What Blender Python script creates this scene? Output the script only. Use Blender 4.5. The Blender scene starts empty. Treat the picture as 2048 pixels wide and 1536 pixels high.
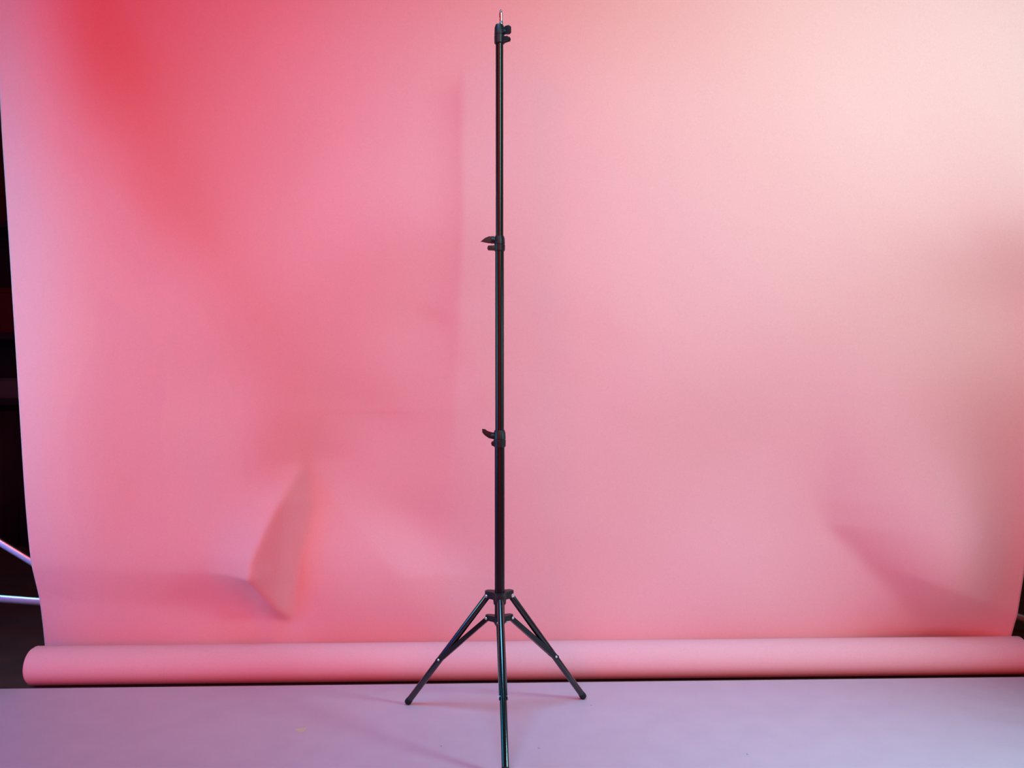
import bpy, bmesh, math, random
import numpy as np
from mathutils import Vector, Matrix

S = bpy.context.scene
C = S.collection
random.seed(4)

# ------------------------------------------------------------------ camera
cam_d = bpy.data.cameras.new('camera')
cam = bpy.data.objects.new('camera', cam_d); C.objects.link(cam)
cam.location = (0.0, 0.0, 0.88)
cam.rotation_euler = (math.radians(90 - 1.28), 0, 0)
cam_d.sensor_width = 17.3
cam_d.lens = 17.3 * 1700 / 2048
cam_d.clip_start = 0.02
cam_d.dof.use_dof = True
cam_d.dof.focus_distance = 2.02
cam_d.dof.aperture_fstop = 1.7
S.camera = cam

# ------------------------------------------------------------------ world, exposure, lights
S.view_settings.view_transform = 'Standard'
S.view_settings.look = 'None'
S.view_settings.exposure = 0.0
S.view_settings.gamma = 1.0
S.view_settings.use_curve_mapping = False
w = bpy.data.worlds.new('world'); S.world = w
w.use_nodes = True
AMB = (0.012, 0.010, 0.012)
w.node_tree.nodes['Background'].inputs[0].default_value = (*AMB, 1)
w.node_tree.nodes['Background'].inputs[1].default_value = 1.0

def area(name, loc, target, size, col, spread=180, size_y=None):
    d = bpy.data.lights.new(name, 'AREA')
    m = max(col)
    d.energy = m; d.color = [c / m for c in col] if m > 0 else (1, 1, 1)
    d.shape = 'RECTANGLE'; d.size = size; d.size_y = size_y or size
    d.spread = math.radians(spread)
    o = bpy.data.objects.new(name, d); C.objects.link(o)
    o.location = loc
    o.rotation_euler = (Vector(target) - Vector(loc)).to_track_quat('-Z', 'Y').to_euler()
    return o
LIGHTS = [   # name, place, aimed at, size, (r, g, b) power, spread, height
    ('red_fill', (0.0, -2.6, 1.8), (0, 2.3, 1.0), 4.0, (137, 0.0, 0.0)),  # unseen red fill behind the camera, added for the paper's deep red
    ('top_fill', (-0.15, 1.25, 2.6), (0.35, 2.15, 0), 1.3, (1.3, 4.4, 7.2), 64, 0.5),  # no real fixture: overhead fill added to light the roll's top and the board
    ('right_fill', (1.75, 0.1, 2.3), (1.08, 2.3, 1.6), 1.8, (5.0, 14.9, 13.2), 50, 1.0),  # added fill, its beam narrowed to brighten the paper's upper right
    ('left_fill', (-2.3, 0.8, 0.9), (-1.1, 2.3, 0.8), 0.5, (1.59, 1.9, 1.25), 70),  # unseen fill added to lift the left part of the paper
    ('left_cool_fill', (-2.2, 1.5, 1.1), (-0.8, 2.3, 0.9), 0.8, (0.0, 9.8, 15.4)),  # no window here: cool side fill fitted to the paper's left gradient
    ('left_low_fill', (-2.4, 1.3, 0.5), (-0.6, 2.3, 0.5), 0.6, (0.0, 0.6, 8.2)),  # extra blue fill, added to cool the lower left of the paper
    ('red_left_fill', (-1.6, -1.0, 2.4), (-0.7, 2.3, 1.4), 0.8, (5.0, 0.0, 0.0), 70),  # made-up red fill, fitted to the upper left of the paper
    ('right_low_window', (1.95, 1.25, 1.05), (0.55, 1.75, 0.0), 0.38, (2.4, 6.7, 7.3), 75),
]
for L_ in LIGHTS:
    area(*L_)

# ------------------------------------------------------------------ materials
def mat(name, col, rough=0.6, metal=0.0, spec=0.5, noise=None, bump=None, sheen=0.0):
    """noise=(scale, colour2, lo, hi)  bump=(scale, distance, strength)"""
    m = bpy.data.materials.new(name); m.use_nodes = True
    nt = m.node_tree; b = nt.nodes['Principled BSDF']
    b.inputs['Base Color'].default_value = (*col, 1)
    b.inputs['Roughness'].default_value = rough
    b.inputs['Metallic'].default_value = metal
    b.inputs['Specular IOR Level'].default_value = spec
    if sheen: b.inputs['Sheen Weight'].default_value = sheen
    tc = nt.nodes.new('ShaderNodeTexCoord')
    if noise:
        n = nt.nodes.new('ShaderNodeTexNoise'); n.inputs['Scale'].default_value = noise[0]
        n.inputs['Detail'].default_value = 5
        nt.links.new(tc.outputs['Object'], n.inputs['Vector'])
        mr = nt.nodes.new('ShaderNodeMapRange')
        mr.inputs['From Min'].default_value = noise[2]; mr.inputs['From Max'].default_value = noise[3]
        nt.links.new(n.outputs['Fac'], mr.inputs['Value'])
        mx = nt.nodes.new('ShaderNodeMix'); mx.data_type = 'RGBA'
        nt.links.new(mr.outputs['Result'], mx.inputs['Factor'])
        mx.inputs['A'].default_value = (*col, 1); mx.inputs['B'].default_value = (*noise[1], 1)
        nt.links.new(mx.outputs['Result'], b.inputs['Base Color'])
    if bump:
        n2 = nt.nodes.new('ShaderNodeTexNoise'); n2.inputs['Scale'].default_value = bump[0]
        n2.inputs['Detail'].default_value = 4
        nt.links.new(tc.outputs['Object'], n2.inputs['Vector'])
        bp = nt.nodes.new('ShaderNodeBump'); bp.inputs['Distance'].default_value = bump[1]
        bp.inputs['Strength'].default_value = bump[2]
        nt.links.new(n2.outputs['Fac'], bp.inputs['Height'])
        nt.links.new(bp.outputs['Normal'], b.inputs['Normal'])
    return m

PAPER = (0.86, 0.38, 0.41)
M = {
 'paper': mat('pink_paper', PAPER, 0.75, spec=0.2, noise=(300, (0.84, 0.355, 0.385), 0.35, 0.65), bump=(900, 0.0006, 0.35)),
 'board': mat('painted_board', (0.60, 0.36, 0.43), 0.55, spec=0.35, noise=(14, (0.57, 0.34, 0.41), 0.35, 0.7), bump=(160, 0.0005, 0.15)),
 'stain': mat('ochre_stain', (0.62, 0.42, 0.30), 0.6),
 'speck': mat('grey_speck', (0.34, 0.30, 0.38), 0.6),
 'floor': mat('dark_floor', (0.11, 0.045, 0.035), 0.75, spec=0.2, noise=(7, (0.07, 0.03, 0.024), 0.3, 0.7)),
 'black': mat('black_enamel', (0.005, 0.005, 0.006), 0.28, spec=0.4),
 'leg_black': mat('black_gloss_enamel', (0.005, 0.005, 0.006), 0.18, spec=0.85),
 'plastic': mat('black_plastic', (0.010, 0.010, 0.012), 0.42, spec=0.35, bump=(400, 0.0004, 0.2)),
 'rubber': mat('black_rubber', (0.008, 0.008, 0.008), 0.7, spec=0.3),
 'chrome': mat('polished_steel', (0.85, 0.87, 0.88), 0.22, metal=1.0),
 'rivet': mat('zinc_rivet', (0.8, 0.83, 0.84), 0.3, metal=1.0),
 'alu': mat('brushed_aluminium', (0.72, 0.70, 0.72), 0.38, metal=1.0),
 'card': mat('grey_cardboard', (0.35, 0.27, 0.2), 0.85),
 'curtain': mat('dark_curtain', (0.018, 0.012, 0.014), 0.9, spec=0.1, noise=(5, (0.028, 0.016, 0.017), 0.4, 0.7)),
 'cab': mat('dark_brown_wood', (0.05, 0.032, 0.028), 0.6, noise=(9, (0.035, 0.02, 0.018), 0.3, 0.7)),
 'wall': mat('dark_wall', (0.012, 0.012, 0.018), 0.9, spec=0.1, noise=(3, (0.016, 0.012, 0.015), 0.3, 0.7)),
 'redcloth': mat('dark_red_cloth', (0.05, 0.008, 0.008), 0.9, spec=0.1),
}

# ------------------------------------------------------------------ mesh helpers
def link(name, bm, m, parent=None, smooth=True, angle=24, loc=None):
    bmesh.ops.remove_doubles(bm, verts=bm.verts, dist=1e-6)
    bmesh.ops.recalc_face_normals(bm, faces=bm.faces)
    if smooth:
        for f in bm.faces: f.smooth = True
        lim = math.radians(angle)
        for e in bm.edges:
            if len(e.link_faces) == 2 and e.calc_face_angle(0) > lim: e.smooth = False
    me = bpy.data.meshes.new(name); bm.to_mesh(me); bm.free()
    me.materials.append(m)
    o = bpy.data.objects.new(name, me); C.objects.link(o)
    if parent: o.parent = parent
    if loc: o.location = loc
    return o

def basis(axis, up=(0, 0, 1)):
    a = Vector(axis).normalized(); u = Vector(up)
    if abs(a.dot(u)) > 0.98: u = Vector((0, 1, 0))
    x = u.cross(a).normalized(); y = a.cross(x).normalized()
    return a, x, y

def loft(bm, secs, caps=True):
    """secs: list of lists of points (same count) - closed rings"""
    rings = [[bm.verts.new(p) for p in s] for s in secs]
    n = len(rings[0])
    for a, b in zip(rings, rings[1:]):
        for i in range(n):
            bm.faces.new((a[i], a[(i + 1) % n], b[(i + 1) % n], b[i]))
    if caps:
        bm.faces.new(rings[0][::-1]); bm.faces.new(rings[-1])

def lathe(bm, p0, axis, prof, n=28, sx=1.0, sy=1.0, up=(0, 0, 1)):
    """prof: (distance along axis, radius)"""
    a, x, y = basis(axis, up); p0 = Vector(p0)
    loft(bm, [[p0 + a * t + (x * math.cos(k * 2 * math.pi / n) * sx + y * math.sin(k * 2 * math.pi / n) * sy) * r
               for k in range(n)] for t, r in prof])

def tube(bm, a, b, r, n=24, ch=0.0012):
    L = (Vector(b) - Vector(a)).length
    lathe(bm, a, Vector(b) - Vector(a), [(0, r - ch), (ch, r), (L - ch, r), (L, r - ch)], n)

def box(bm, c, s, rot=None, bev=0.0):
    t = bmesh.new(); bmesh.ops.create_cube(t, size=1.0)
    for v in t.verts: v.co = Vector((v.co.x * s[0], v.co.y * s[1], v.co.z * s[2]))
    if bev: bmesh.ops.bevel(t, geom=list(t.edges), offset=bev, segments=2, affect='EDGES', profile=0.6)
    for v in t.verts:
        if rot: v.co = rot @ v.co
        v.co += Vector(c)
    me = bpy.data.meshes.new('tmp'); t.to_mesh(me); t.free(); bm.from_mesh(me); bpy.data.meshes.remove(me)

def prism(bm, pts, o, ex, ey, ez, th, bev=0.0):
    """outline pts (2D) in plane ex,ey at o, thickness th centred along ez"""
    o, ex, ey, ez = Vector(o), Vector(ex), Vector(ey), Vector(ez)
    t = bmesh.new()
    A = [t.verts.new(o + ex * p[0] + ey * p[1] - ez * th / 2) for p in pts]
    B = [t.verts.new(o + ex * p[0] + ey * p[1] + ez * th / 2) for p in pts]
    t.faces.new(A[::-1]); t.faces.new(B)
    n = len(pts)
    for i in range(n): t.faces.new((A[i], A[(i + 1) % n], B[(i + 1) % n], B[i]))
    if bev: bmesh.ops.bevel(t, geom=list(t.edges), offset=bev, segments=2, affect='EDGES', profile=0.6)
    me = bpy.data.meshes.new('tmp'); t.to_mesh(me); t.free(); bm.from_mesh(me); bpy.data.meshes.remove(me)

def tag(o, label=None, cat=None, group=None, kind=None):
    if label: o['label'] = label
    if cat: o['category'] = cat
    if group: o['group'] = group
    if kind: o['kind'] = kind
    return o

def empty(name, loc, label, cat, group=None):
    o = bpy.data.objects.new(name, None); C.objects.link(o); o.location = loc
    o.empty_display_size = 0.05
    return tag(o, label, cat, group)

BOARD_Z = 0.02
YAW = 0.0307          # the backdrop stands very slightly turned to the camera
XC = 0.065
def yawY(x): return YAW * (x - XC)

# ------------------------------------------------------------------ setting
bm = bmesh.new(); box(bm, (0, 1.6, -0.05), (8, 8.4, 0.1))
tag(link('floor', bm, M['floor'], smooth=False), kind='structure')
bm = bmesh.new(); box(bm, (0, 5.6, 1.45), (8, 0.1, 2.9))
tag(link('wall_back', bm, M['cab'], smooth=False), kind='structure')

# pale painted board under the light stand; its rear edge runs just in front of the paper roll
bm = bmesh.new()
def edgeY(x): return 2.285 + yawY(x)
pts = [(-2.6, -0.9), (2.6, -0.9), (2.6, edgeY(2.6)), (-2.6, edgeY(-2.6))]
prism(bm, pts, (0, 0, BOARD_Z / 2), (1, 0, 0), (0, 1, 0), (0, 0, 1), BOARD_Z, bev=0.002)
tag(link('floor_board', bm, M['board'], smooth=False), 'pale lavender grey painted board lying flat under the light stand', 'floor board')

def blot(name, x, y, rx, ry, m, label, cat, group=None):
    b = bmesh.new(); n = 22
    ring = []
    for k in range(n):
        a = k * 2 * math.pi / n; r = 1 + 0.18 * math.sin(3 * a + x * 40) + 0.1 * math.sin(5 * a + y * 17)
        ring.append((math.cos(a) * rx * r, math.sin(a) * ry * r))
    prism(b, ring, (0, 0, 0.00025), (1, 0, 0), (0, 1, 0), (0, 0, 1), 0.0005)
    o = link(name, b, m, smooth=False, loc=(x, y, BOARD_Z))
    return tag(o, label, cat, group)

# ------------------------------------------------------------------ backdrop paper
RR = 0.0535                              # radius of the rolled-up foot
RY = 2.361                               # its axis, at x = XC
prof_z = np.array([0.0, 0.08, 0.16, 0.24, 0.33, 0.42, 0.55, 0.75, 1.05, 1.25, 1.55, 1.9, 2.3])
prof_y = np.array([2.425, 2.418, 2.406, 2.388, 2.366, 2.352, 2.338, 2.322, 2.298, 2.284, 2.267, 2.264, 2.268])

SWELL = 0.24
BUCKLE = [[0.8, -1.0, -7.0, 17.1, 11.5, -26.3, -9.0, -4.6, -12.9, 1.6, 7.0, -22.5, -4.7, -14.4, -101.5, -17.2, 22.9], [-6.3, 4.4, 7.0, -12.5, -20.0, 39.1, 11.9, 8.8, 16.0, 1.0, -6.7, 32.4, 5.8, 19.4, 108.0, 20.9, -29.0], [-5.9, 3.4, -12.6, -60.9, -33.6, -29.7, -92.0, -44.6, -3.7, -19.4, -34.9, -39.6, -27.0, -8.6, 91.8, 0.9, -9.2], [-4.6, 5.2, -33.0, -30.8, 21.6, -118.2, -33.8, 21.2, 11.6, -17.5, -22.9, -44.8, -26.9, 37.5, 26.1, -7.9, 1.9], [-8.4, 5.2, -8.6, -27.0, -28.4, 20.2, 48.2, 6.6, -16.4, -10.6, 6.7, -0.6, -2.5, 29.2, 56.5, 18.8, -12.8], [-14.0, 6.9, 10.9, 6.1, 57.9, 64.5, 16.9, 9.0, 2.1, -0.3, -12.4, -7.1, -0.2, 2.4, -4.1, -31.5, 0.9], [-30.2, 15.1, 25.6, 17.1, 32.9, 41.1, 58.8, 30.0, -5.0, -15.3, -13.1, -15.5, -18.1, 13.3, 57.9, 107.2, 30.6], [-32.4, 20.2, 12.2, 44.2, 31.5, -2.7, 8.8, -5.2, -1.7, 6.6, -5.4, -16.9, 0.6, -6.5, 12.6, 60.1, 14.4], [-21.9, 11.6, -1.0, 5.7, -2.7, 2.4, 1.5, -2.7, 5.8, -6.3, -20.3, -7.7, -11.3, -20.8, 0.6, 19.3, 1.6], [-9.9, 6.7, 6.9, -0.7, -2.2, 5.7, -0.7, -2.9, -0.0, -8.0, -8.4, -3.0, -10.8, -8.8, -4.9, -4.4, -2.2], [-1.6, -0.0, 1.6, 0.1, 0.1, 0.8, -0.6, -0.7, -0.6, -1.6, -1.0, -0.7, -1.6, -1.1, -0.9, -1.0, -0.3], [0.7, 0.6, -0.0, -0.0, -0.0, -0.0, -0.0, 0.0, -0.0, -0.0, 0.0, -0.0, 0.0, 0.0, 0.0, -0.0, -0.0]]
def sstep(a, b, t):
    t = np.clip((t - a) / (b - a), 0, 1); return t * t * (3 - 2 * t)

def displace(X, Z):
    """how far the paper bulges towards the camera (metres) at X across, Z up"""
    D = np.zeros_like(X)
    def g(x, z, sx, sz, a, rot=0.0):
        c, s = math.cos(rot), math.sin(rot)
        dx, dz = X - x, Z - z
        p, q = dx * c + dz * s, -dx * s + dz * c
        return a * np.exp(-(p / sx) ** 2 - (q / sz) ** 2)
    # left edge curls back, right edge curls forward
    D -= 0.028 * np.clip((-1.08 - X) / 0.25, 0, 1) ** 2
    D += 0.032 * np.clip((X - 1.20) / 0.25, 0, 1) ** 2 * sstep(1.75, 1.2, Z)
    # the middle hangs straighter down to the roll
    D += 0.020 * np.exp(-((X - 0.2) / 0.8) ** 2) * np.exp(-((Z - 0.11) / 0.15) ** 2)
    # long slanting swell from the upper left to the middle
    xc = np.interp(Z, [0.2, 0.50, 0.66, 0.81, 1.05, 1.34, 1.51, 1.76, 2.3], [-0.10, -0.26, -0.40, -0.54, -0.70, -0.87, -0.96, -1.06, -1.22])
    q = (X - xc)
    D += -SWELL * 0.15 * np.tanh(q / 0.15) * np.exp(-(q / 0.42) ** 2) * sstep(0.40, 0.75, Z)
    # horizontal fold low on the left, the paper falls back below it
    zr = 0.305 + 0.018 * sstep(-0.95, -1.3, X)
    sp_ = lambda u: np.logaddexp(0, u / 0.007) * 0.007
    D -= (0.15 * (sp_(zr - Z) - sp_(zr - 0.10 - Z))) * sstep(-0.66, -0.74, X)
    # pointed dent: a lozenge that faces right
    kz = [0.150, 0.165, 0.21, 0.302, 0.35, 0.42, 0.50, 0.61, 0.70]
    xl = np.interp(Z, kz, [-0.62, -0.622, -0.655, -0.705, -0.700, -0.672, -0.632, -0.570, -0.56])
    xr = np.interp(Z, kz, [-0.62, -0.618, -0.610, -0.598, -0.590, -0.572, -0.556, -0.562, -0.56])
    wd = np.maximum(xr - xl, 0)
    fall = wd * np.interp(Z, [0.302, 0.42, 0.61], [1.0, 0.75, 0.45]) + 0.004 * sstep(0.66, 0.5, Z) * sstep(0.15, 0.25, Z)
    dip = 0.0 * sstep(0.66, 0.42, Z) * sstep(0.12, 0.24, Z)
    tl = (X - (xl - 0.42)) / 0.42; tm = (X - xl) / np.maximum(wd, 1e-5); tr = (xr + 0.30 - X) / 0.30
    near = np.clip(1 - (xl - X) / 0.16, 0, 1) ** 2
    far = 0.050 * np.exp(-((Z - 0.36) / 0.22) ** 2) * sstep(0.12, 0.30, Z) * np.clip(tl, 0, 1) ** 1.3 * (1 - near)
    D += np.where(X < xl, (fall - dip) * near + far,
         np.where(X < xr, fall * (1 - np.clip(tm, 0, 1)) - dip, -dip * np.clip(tr, 0, 1)))
    D += g(-0.706, 0.312, 0.03, 0.02, 0.004)
    # facet fanning out to the right of the dent, with its ridge running down towards the stand
    xg = np.interp(Z, [0.10, 0.29, 0.45, 0.55, 0.62, 0.80], [-0.26, -0.315, -0.455, -0.52, -0.562, -0.562])
    wr = np.maximum(xg - xr, 0.0)
    hg = 0.15 * wr * sstep(0.06, 0.36, Z)
    D += np.where(X < xr, 0, np.where(X < xg, hg * np.clip((X - xr) / np.maximum(wr, 1e-5), 0, 1), hg * np.exp(-((X - xg) / 0.13) ** 2)))
    # arched bulge above the middle
    q = X - np.interp(Z, [0.7, 0.85, 1.0, 1.06], [-0.12, -0.12, -0.17, -0.26])
    D += 0.006 * np.tanh(q / 0.03) * np.exp(-(q / 0.16) ** 2) * sstep(0.72, 0.86, Z) * sstep(1.10, 0.98, Z)
    # upright ripple right of the stand
    q = X - 0.275
    D += 0.003 * np.exp(-(q / 0.035) ** 2) * sstep(0.9, 1.05, Z) * sstep(1.42, 1.25, Z)
    # crumple low on the right
    xv = np.interp(Z, [0.08, 0.15, 0.19, 0.27, 0.43, 0.50, 0.56], [1.20, 1.15, 1.11, 1.04, 0.895, 0.875, 0.88])
    t = X - xv
    m = sstep(0.95, 0.36, Z)
    z0 = np.interp(X, [0.9, 1.08, 1.25, 1.45], [0.34, 0.31, 0.245, 0.165])
    V_ = np.clip((Z - 0.075) / (z0 - 0.075), 0, 1)
    V_ = np.where(V_ < 1, V_, 1)
    lift = 0.056 * (1 - np.exp(-np.logaddexp(0, t / 0.012) * 0.012 / 0.13)) * (1 - 0.6 * sstep(1.2, 1.43, X))
    D += m * lift * V_
    # broad buckles of the free-hanging paper, millimetres towards the camera on an even grid of knots
    if len(BUCKLE):
        K = np.array(BUCKLE) * 0.001
        nz, nx = K.shape
        fx = np.clip((X + 1.45) / 3.0, 0, 1) * (nx - 1); fz_ = np.clip((Z - 0.0) / 2.3, 0, 1) * (nz - 1)
        def bs(t): 
            t = np.abs(t)
            return np.where(t < 1, 2/3 - t * t + t ** 3 / 2, np.where(t < 2, (2 - t) ** 3 / 6, 0))
        for a in range(nz):
            wz = bs(fz_ - a)
            for b in range(nx):
                if K[a, b]: D += K[a, b] * wz * bs(fx - b)
    # gentle unevenness of hanging paper
    rs = np.random.RandomState(7)
    for k in range(150):
        x, z = rs.uniform(-1.3, 1.4), rs.uniform(0.35, 2.2)
        a = rs.uniform(-1, 1) * 0.0013; sc = rs.uniform(0.05, 0.14)
        D += g(x, z, sc, sc * rs.uniform(0.3, 0.6), a, math.radians(rs.uniform(-70, -25)))
    return D

XL, XR, ZT = -1.338, 1.432, 2.28
NX, NZ = 420, 340
xs = np.linspace(XL, XR, NX)
zs = np.concatenate([np.linspace(RR + 0.015, 0.75, 200), np.linspace(0.755, ZT, NZ - 200)])
Xg, Zg = np.meshgrid(xs, zs)
# the hanging curve, smoothed on an even grid
fz = np.linspace(0, 2.4, 481); fy = np.interp(fz, prof_z, prof_y)
for _ in range(220):
    fy[1:-1] = (fy[:-2] + 2 * fy[1:-1] + fy[2:]) / 4
Dg = displace(Xg, Zg)
for _ in range(3):                        # the paper cannot crease infinitely sharp
    Dg[1:-1] = (Dg[:-2] + 2 * Dg[1:-1] + Dg[2:]) / 4
    Dg[:, 1:-1] = (Dg[:, :-2] + 2 * Dg[:, 1:-1] + Dg[:, 2:]) / 4
Yg = np.interp(Zg, fz, fy) + YAW * (Xg - XC) - Dg
bk = empty('paper_backdrop', (XC, RY, 0), 'seamless pink paper backdrop hanging behind the light stand with its foot rolled up', 'backdrop')
bm = bmesh.new()
V = [[bm.verts.new((Xg[j, i] - XC, Yg[j, i] - RY, Zg[j, i])) for i in range(NX)] for j in range(NZ)]
for j in range(NZ - 1):
    for i in range(NX - 1):
        bm.faces.new((V[j][i], V[j][i + 1], V[j + 1][i + 1], V[j + 1][i]))
sheet = link('paper_sheet', bm, M['paper'], bk, angle=80)
sd = sheet.modifiers.new('thick', 'SOLIDIFY'); sd.thickness = 0.0006; sd.offset = -1 

# the rolled foot: a spiral of paper; the outer turn leaves at the back and becomes the sheet
bm = bmesh.new()
n_a = 150; turns = 4.0
def spiral(t):                           # t 0..1 from outside to inside
    a = math.radians(8) - t * turns * 2 * math.pi   # starts at the back, goes under, round the front
    r = RR - 0.0011 * t * turns * 2.2
    return a, r
NXR = 60
rows = []
ZC = RR + 0.001
for i in range(NXR + 1):
    u = i / NXR
    row = []
    for k in range(n_a * 2):
        t = k / (n_a * 2 - 1)
        a, r = spiral(t)
        xl = -1.314 + 0.004 * math.sin(7 * t); xr = 1.443 + 0.004 * math.sin(5 * t + 1)
        x = xl + (xr - xl) * u
        y = RY + yawY(x) + r * math.cos(a); z = ZC + r * math.sin(a)
        row.append(bm.verts.new((x - XC, y - RY, z)))
    rows.append(row)
for i in range(NXR):
    for k in range(n_a * 2 - 1):
        bm.faces.new((rows[i][k], rows[i + 1][k], rows[i + 1][k + 1], rows[i][k + 1]))
rl = link('rolled_foot', bm, M['paper'], bk, angle=80)
rl['label'] = 'pink paper rolled into a thick tube along the floor'

# ------------------------------------------------------------------ the light stand
SX, SY = -0.0295, 2.02                   # pole axis
st = empty('light_stand', (SX, SY, BOARD_Z), 'tall slim black light stand with three spread legs in front of the pink paper', 'light stand')
def zz(px_y): return 0.88 + 2.02 * math.tan(math.atan((768 - px_y) / 1700) - math.radians(1.28)) - BOARD_Z     # measured heights along the pole
def P(name, bm, m, parent=st, **k): return link(name, bm, m, parent, **k)

# leg geometry
Z_HUB, Z_SLD = zz(1190), zz(1237)
RF = 0.262
yawleg = math.radians(-88)               # the front leg points at the camera
LEGS = [math.radians(-86.5), math.radians(-86.5 + 122), math.radians(-86.5 - 120)]

# tubes
bm = bmesh.new(); tube(bm, (0, 0, Z_SLD - 0.012), (0, 0, zz(872)), 0.0119, 32); P('lower_tube', bm, M['black'])
bm = bmesh.new(); tube(bm, (0, 0, zz(880)), (0, 0, zz(486)), 0.0105, 32); P('middle_tube', bm, M['black'])
bm = bmesh.new(); tube(bm, (0, 0, zz(492)), (0, 0, zz(56)), 0.0091, 32); P('upper_tube', bm, M['black'])
# spigot
bm = bmesh.new()
lathe(bm, (0.0045, -0.003, zz(56)), (-0.03, 0, 1), [(0, 0.0044), (0.003, 0.0050), (0.010, 0.0048), (0.013, 0.0041), (0.022, 0.0041), (0.024, 0.0048),
      (0.033, 0.0046), (0.0345, 0.0035), (0.040, 0.0030), (0.0415, 0.002)], 24)
sp = P('spigot', bm, M['chrome']); sp['label'] = 'bright steel spigot at the very top of the stand'

def clamp(zlo, zhi, r_out, az, knob_pts, lug_len, knob_h, lug_z, r_top):
    """collar with a split lug and a wing knob, pointing along az"""
    d = Vector((math.cos(az), math.sin(az), 0)); s = Vector((-d.y, d.x, 0))
    b = bmesh.new(); H = zhi - zlo
    lathe(b, (0, 0, zlo), (0, 0, 1), [(0, r_out - 0.0016), (0.0016, r_out), (H * 0.40, r_out + 0.0003), (H * 0.42, r_out - 0.0007), (H * 0.46, r_out - 0.0007),
          (H * 0.48, r_out), (H * 0.85, r_out - 0.0006), (H - 0.002, r_out - 0.0022), (H, r_top)], 36)
    c = P('clamp_collar', b, M['plastic'])
    b = bmesh.new()
    for off in (-0.0042, 0.0042):
        prism(b, [(0, -0.006), (lug_len, -0.005), (lug_len + 0.002, 0), (lug_len, 0.005), (0, 0.006)],
              d * (r_out * 0.75) + s * off + Vector((0, 0, lug_z)), d, (0, 0, 1), s, 0.0045, bev=0.0008)
    P('split_lug', b, M['plastic'], c)
    b = bmesh.new()
    lathe(b, d * (r_out * 0.7) + Vector((0, 0, knob_h)), d, [(0, 0.0055), (0.007, 0.0062), (0.010, 0.0055), (0.012, 0.003)], 20)
    prism(b, knob_pts, d * (r_out) + Vector((0, 0, knob_h)), d, (0, 0, 1), s, 0.0062, bev=0.0016)
    P('wing_knob', b, M['plastic'], c)
    return c
p = 2.02 / 1700
# middle clamp (y 472..502) : knob blade pointing left and slightly down
clamp(zz(502.5), zz(472), 0.0129, math.radians(183),
      [(-0.002, 0.0085), (0.006, 0.009), (0.012, 0.0065), (0.021, 0.005), (0.0325, -0.0045), (0.020, -0.0045), (0.012, -0.006), (0.006, -0.009), (-0.002, -0.008)],
      0.0175, zz(480), zz(496), 0.0105)
# lower clamp (y 860..894) : knob blade kicked up
clamp(zz(894), zz(860), 0.0146, math.radians(184),
      [(-0.001, 0.009), (0.007, 0.008), (0.013, 0.010), (0.019, 0.0165), (0.0275, 0.0175), (0.0265, 0.008), (0.020, 0.001), (0.011, -0.005), (-0.001, -0.008)],
      0.0075, zz(872), zz(887), 0.0119)
# top clamp (y 50..88) : knob towards the right and the camera
clamp(zz(88), zz(50), 0.0122, math.radians(-35),
      [(-0.001, 0.007), (0.006, 0.012), (0.016, 0.012), (0.020, 0.008), (0.020, -0.006), (0.015, -0.009), (0.007, -0.007), (-0.001, -0.006)],
      0.0175, zz(66), zz(82), 0.0095)

# hubs with three lugs
def hub(name, zc, h, r_in, r_lug, wlug, cone=0.0):
    pts = []
    for a in sorted([l % (2 * math.pi) for l in LEGS]):
        d = Vector((math.cos(a), math.sin(a))); s = Vector((-d.y, d.x))
        # waist before the lug
        w0 = a - math.radians(60)
        pts.append((math.cos(w0) * r_in * 1.02, math.sin(w0) * r_in * 1.02))
        pts.append(tuple(d * r_in * 0.85 - s * wlug))
        for t in (-90, -60, -30, 0, 30, 60, 90):
            q = d * (r_lug - wlug * 0.8) + (d * math.cos(math.radians(t)) * 0.8 + s * math.sin(math.radians(t))) * wlug
            pts.append(tuple(q))
        pts.append(tuple(d * r_in * 0.85 + s * wlug))
    b = bmesh.new()
    prism(b, pts, (0, 0, zc), (1, 0, 0), (0, 1, 0), (0, 0, 1), h, bev=0.0015)
    if cone:
        lathe(b, (0, 0, zc - h / 2 - cone), (0, 0, 1), [(0, r_in * 0.55), (cone * 0.5, r_in * 0.8), (cone, r_in), (cone + h * 0.9, r_in)], 28)
    else:
        lathe(b, (0, 0, zc - h / 2 - 0.012), (0, 0, 1), [(0, r_in * 0.86), (0.002, r_in * 0.9), (0.012, r_in * 0.95), (0.012 + h, r_in * 0.9)], 28)
    return P(name, b, M['plastic'])
h1 = hub('leg_hub', Z_HUB - 0.001, 0.017, 0.0165, 0.0385, 0.0115)
h2 = hub('sliding_hub', Z_SLD - 0.001, 0.013, 0.0150, 0.0375, 0.0085, cone=0.012)

def stadium_loft(bm, a, b, side, wy, wz, n=24, wall=None):
    """rounded flat bar from a to b: half width wy along side, half height wz"""
    a, b = Vector(a), Vector(b); ax = (b - a).normalized(); s = Vector(side).normalized(); u = ax.cross(s).normalized()
    def ring(p, k):
        out = []
        for i in range(n):
            t = i * 2 * math.pi / n
            c, q = math.cos(t), math.sin(t)
            out.append(p + s * (abs(c) ** 0.6 * (1 if c >= 0 else -1)) * wy * k + u * (abs(q) ** 0.6 * (1 if q >= 0 else -1)) * wz * k)
        return out
    L = (b - a).length
    loft(bm, [ring(a, 0.9), ring(a + ax * 0.001, 1), ring(b - ax * 0.001, 1), ring(b, 0.9)])

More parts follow.
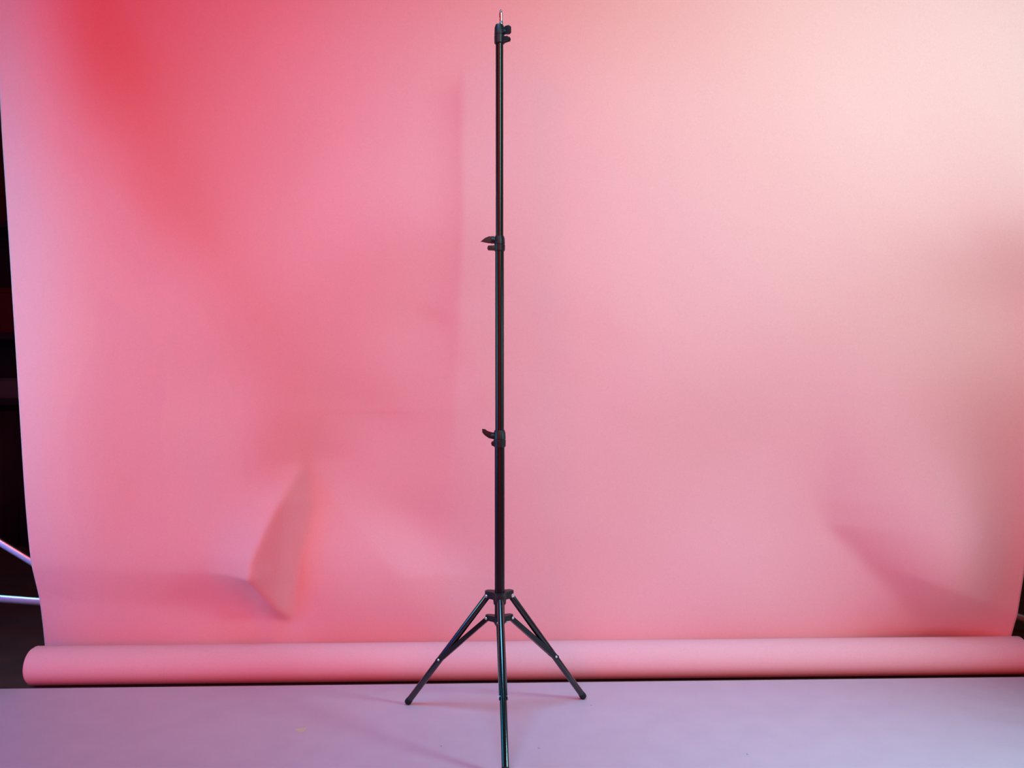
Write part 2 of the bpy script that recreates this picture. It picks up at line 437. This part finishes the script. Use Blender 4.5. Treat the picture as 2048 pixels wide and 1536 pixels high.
for i, a in enumerate(LEGS):
    d = Vector((math.cos(a), math.sin(a), 0)); s = Vector((-d.y, d.x, 0))
    top = d * 0.031 + Vector((0, 0, Z_HUB - 0.004)); foot = d * RF + Vector((0, 0, 0.006))
    ax = (foot - top).normalized()
    b = bmesh.new(); 
    lathe(b, top - ax * 0.006, ax, [(0, 0.0065), (0.003, 0.0078), ((foot - top).length - 0.006, 0.0078), ((foot - top).length - 0.005, 0.0070)], 28)
    leg = P('leg', b, M['leg_black'])
    b = bmesh.new(); Lf = 0.016
    lathe(b, foot - ax * (Lf - 0.004), ax, [(0, 0.0079), (0.001, 0.0082), (Lf - 0.006, 0.0088), (Lf - 0.002, 0.0082), (Lf, 0.006)], 28)
    P('foot_cap', b, M['rubber'], leg)
    # brace: a U channel from the sliding hub to a rivet on the leg
    riv = top.lerp(foot, 0.585)
    bt = d * 0.0325 + Vector((0, 0, Z_SLD - 0.002))
    b = bmesh.new()
    bx = (riv - bt).normalized(); up = s.cross(bx).normalized()
    if up.z < 0: up = -up
    # two cheeks + web below
    for sg in (-1, 1):
        prism(b, [(-0.006, 0.0035), (-0.006, -0.0045), (0.002, -0.0062), ((riv - bt).length * 0.80, -0.0066), ((riv - bt).length + 0.004, -0.0062), ((riv - bt).length + 0.009, 0.0),
                  ((riv - bt).length + 0.006, 0.0058), ((riv - bt).length * 0.8, 0.0052)],
              bt + s * sg * 0.0088, bx, up, s, 0.0014, bev=0.0003)
    L = (riv - bt).length
    prism(b, [(0.0, -0.0088), (L * 0.9, -0.0088), (L * 0.9, 0.0088), (0.0, 0.0088)], bt - up * 0.006, bx, s, up, 0.0014, bev=0.0003)
    br = P('brace', b, M['black'])
    # rivets, standing out on both sides of each joint
    for q, ww, rr, par in ((top, 0.0128, 0.0052 if i == 1 else 0.0040, h1), (bt, 0.0108, 0.0038, h2), (riv, 0.0108, 0.0036, br)):
        if i == 0 and par is not br: ww = 0.0095      # the front joints sit inside the lug
        b = bmesh.new()
        lathe(b, q - s * ww, s, [(0, rr * 0.55), (0.0012, rr * 0.9), (0.002, rr), (2 * ww - 0.002, rr), (2 * ww - 0.0012, rr * 0.9), (2 * ww, rr * 0.55)], 20)
        P('rivet', b, M['rivet'], par)
b = bmesh.new(); lathe(b, (0.0165, -0.0125, Z_SLD - 0.004), (0.35, -1, 0), [(0, 0.0026), (0.0035, 0.0026), (0.0042, 0.0016)], 16)
P('screw', b, M['rivet'], h2)

# ------------------------------------------------------------------ backdrop support behind the paper
def backdrop_stand(loc, azs, label, zhub, zsl, rf, height, frac):
    t = empty('backdrop_stand', loc, label, 'backdrop stand')
    b = bmesh.new(); tube(b, (0, 0, zsl - 0.03), (0, 0, height), 0.0145, 28); link('upright', b, M['alu'], t)
    for nm, z in (('leg_hub', zhub), ('sliding_hub', zsl)):
        b = bmesh.new(); lathe(b, (0, 0, z - 0.014), (0, 0, 1), [(0, 0.02), (0.003, 0.024), (0.025, 0.024), (0.028, 0.02)], 28)
        link(nm, b, M['plastic'], t)
    for z in (1.05,):
        b = bmesh.new(); lathe(b, (0, 0, z), (0, 0, 1), [(0, 0.017), (0.003, 0.020), (0.035, 0.020), (0.038, 0.017)], 28)
        c = link('clamp_collar', b, M['plastic'], t)
        b = bmesh.new(); lathe(b, (0, 0.015, z + 0.018), (0, 1, 0), [(0, 0.006), (0.015, 0.006), (0.017, 0.014), (0.03, 0.014), (0.032, 0.011)], 16)
        link('wing_knob', b, M['plastic'], c)
    for a in azs:
        a = math.radians(a); d = Vector((math.cos(a), math.sin(a), 0)); s = Vector((-d.y, d.x, 0))
        top = d * 0.02 + Vector((0, 0, zhub)); foot = d * rf + Vector((0, 0, 0.012))
        b = bmesh.new(); stadium_loft(b, top, foot, s, 0.007, 0.0115)
        lg = link('leg', b, M['alu'], t)
        ax = (foot - top).normalized(); L = (foot - top).length
        b = bmesh.new(); lathe(b, foot - ax * 0.03, ax, [(0, 0.0125), (0.028, 0.0135), (0.034, 0.010)], 20)
        link('foot_cap', b, M['rubber'], lg)
        b = bmesh.new(); stadium_loft(b, d * 0.02 + Vector((0, 0, zsl)), top.lerp(foot, frac), s, 0.006, 0.0125)
        link('brace', b, M['alu'], t)
    return t
backdrop_stand((-1.93, 2.62, 0), (5, 125, 245), 'silver backdrop stand left of the pink paper, its bright leg and brace passing behind it', 0.530, 0.180, 0.80, 2.33, 0.80)
backdrop_stand((1.22, 2.75, 0), (-3, 57, 117), 'silver backdrop stand at the right, hidden behind the pink paper except one leg', 0.20, 0.075, 0.58, 2.33, 0.6)

bm = bmesh.new(); tube(bm, (-2.0, 2.64, 2.345), (1.40, 2.75, 2.345), 0.015, 28)
cb = link('crossbar', bm, M['alu']); tag(cb, 'silver crossbar above the frame carrying the pink paper', 'crossbar')

# ------------------------------------------------------------------ dim studio beyond the left edge
bm = bmesh.new()
n = 90
lo, hi = [], []
for i in range(n + 1):
    x = -3.4 + 1.6 * i / n
    y = 4.05 + 0.035 * math.sin(i * 0.9) + 0.015 * math.sin(i * 2.3)
    lo.append(bm.verts.new((x, y, 0.02))); hi.append(bm.verts.new((x, y + 0.0, 0.66)))
for i in range(n): bm.faces.new((lo[i], lo[i + 1], hi[i + 1], hi[i]))
cu = link('curtain', bm, M['curtain'], angle=80)
sd = cu.modifiers.new('thick', 'SOLIDIFY'); sd.thickness = 0.004
tag(cu, 'dark brown pleated cloth hanging below the shelf in the unlit room left of the paper', 'curtain')

sh = empty('shelf_unit', (-2.75, 4.32, 0), 'black open shelf unit in the dark left of the pink paper', 'shelf')
for x in (-0.72, 0.72):
    b = bmesh.new(); box(b, (x, 0, 0.79), (0.035, 0.36, 1.58), bev=0.002); link('side_panel', b, M['wall'], sh, smooth=False)
for z in (0.70, 1.02, 1.565):
    b = bmesh.new(); box(b, (0, 0, z), (1.405, 0.36, 0.03), bev=0.002); link('shelf', b, M['wall'], sh, smooth=False)
b = bmesh.new(); box(b, (0, 0.17, 1.12), (1.405, 0.012, 0.86)); link('back_panel', b, M['wall'], sh, smooth=False)

def storage_box(name, x, y, z, w, d, h, m, label, cat):
    t = empty(name, (x, y, z), label, cat)
    b = bmesh.new()
    prism(b, [(-w / 2 * 0.96, 0), (w / 2 * 0.96, 0), (w / 2, h * 0.9), (-w / 2, h * 0.9)], (0, 0, 0), (1, 0, 0), (0, 0, 1), (0, 1, 0), d, bev=0.006)
    link('body', b, m, t)
    b = bmesh.new(); box(b, (0, 0, h * 0.95), (w * 1.02, d * 1.03, h * 0.1), bev=0.004); link('lid', b, m, t)
    return t
storage_box('storage_box', -2.47, 4.28, 1.036, 0.36, 0.26, 0.22, M['redcloth'], 'dark red box on the shelf just left of the paper', 'box')
storage_box('storage_box', -2.45, 4.28, 0.716, 0.34, 0.26, 0.10, M['cab'], 'low brown box on the bottom shelf left of the paper', 'box')

# ------------------------------------------------------------------ marks on the board
blot('paint_stain', -0.497, 1.985, 0.013, 0.012, M['stain'], 'small ochre stain on the board left of the light stand', 'stain')
for x, y, r_, lb in ((0.06, 1.89, 0.0022, 'tiny dark grit speck on the board, the nearest one right of the front leg'),
                     (0.20, 2.13, 0.0018, 'tiny dark grit speck on the board just right of the right leg foot'),
                     (-0.16, 1.90, 0.0018, 'tiny dark grit speck on the board between the stain and the front leg'),
                     (0.52, 1.86, 0.0022, 'tiny dark grit speck farthest right on the pale board')):
    blot('grit_speck', x, y, r_, r_ * 1.6, M['speck'], lb, 'speck', 'grit specks scattered on the board')
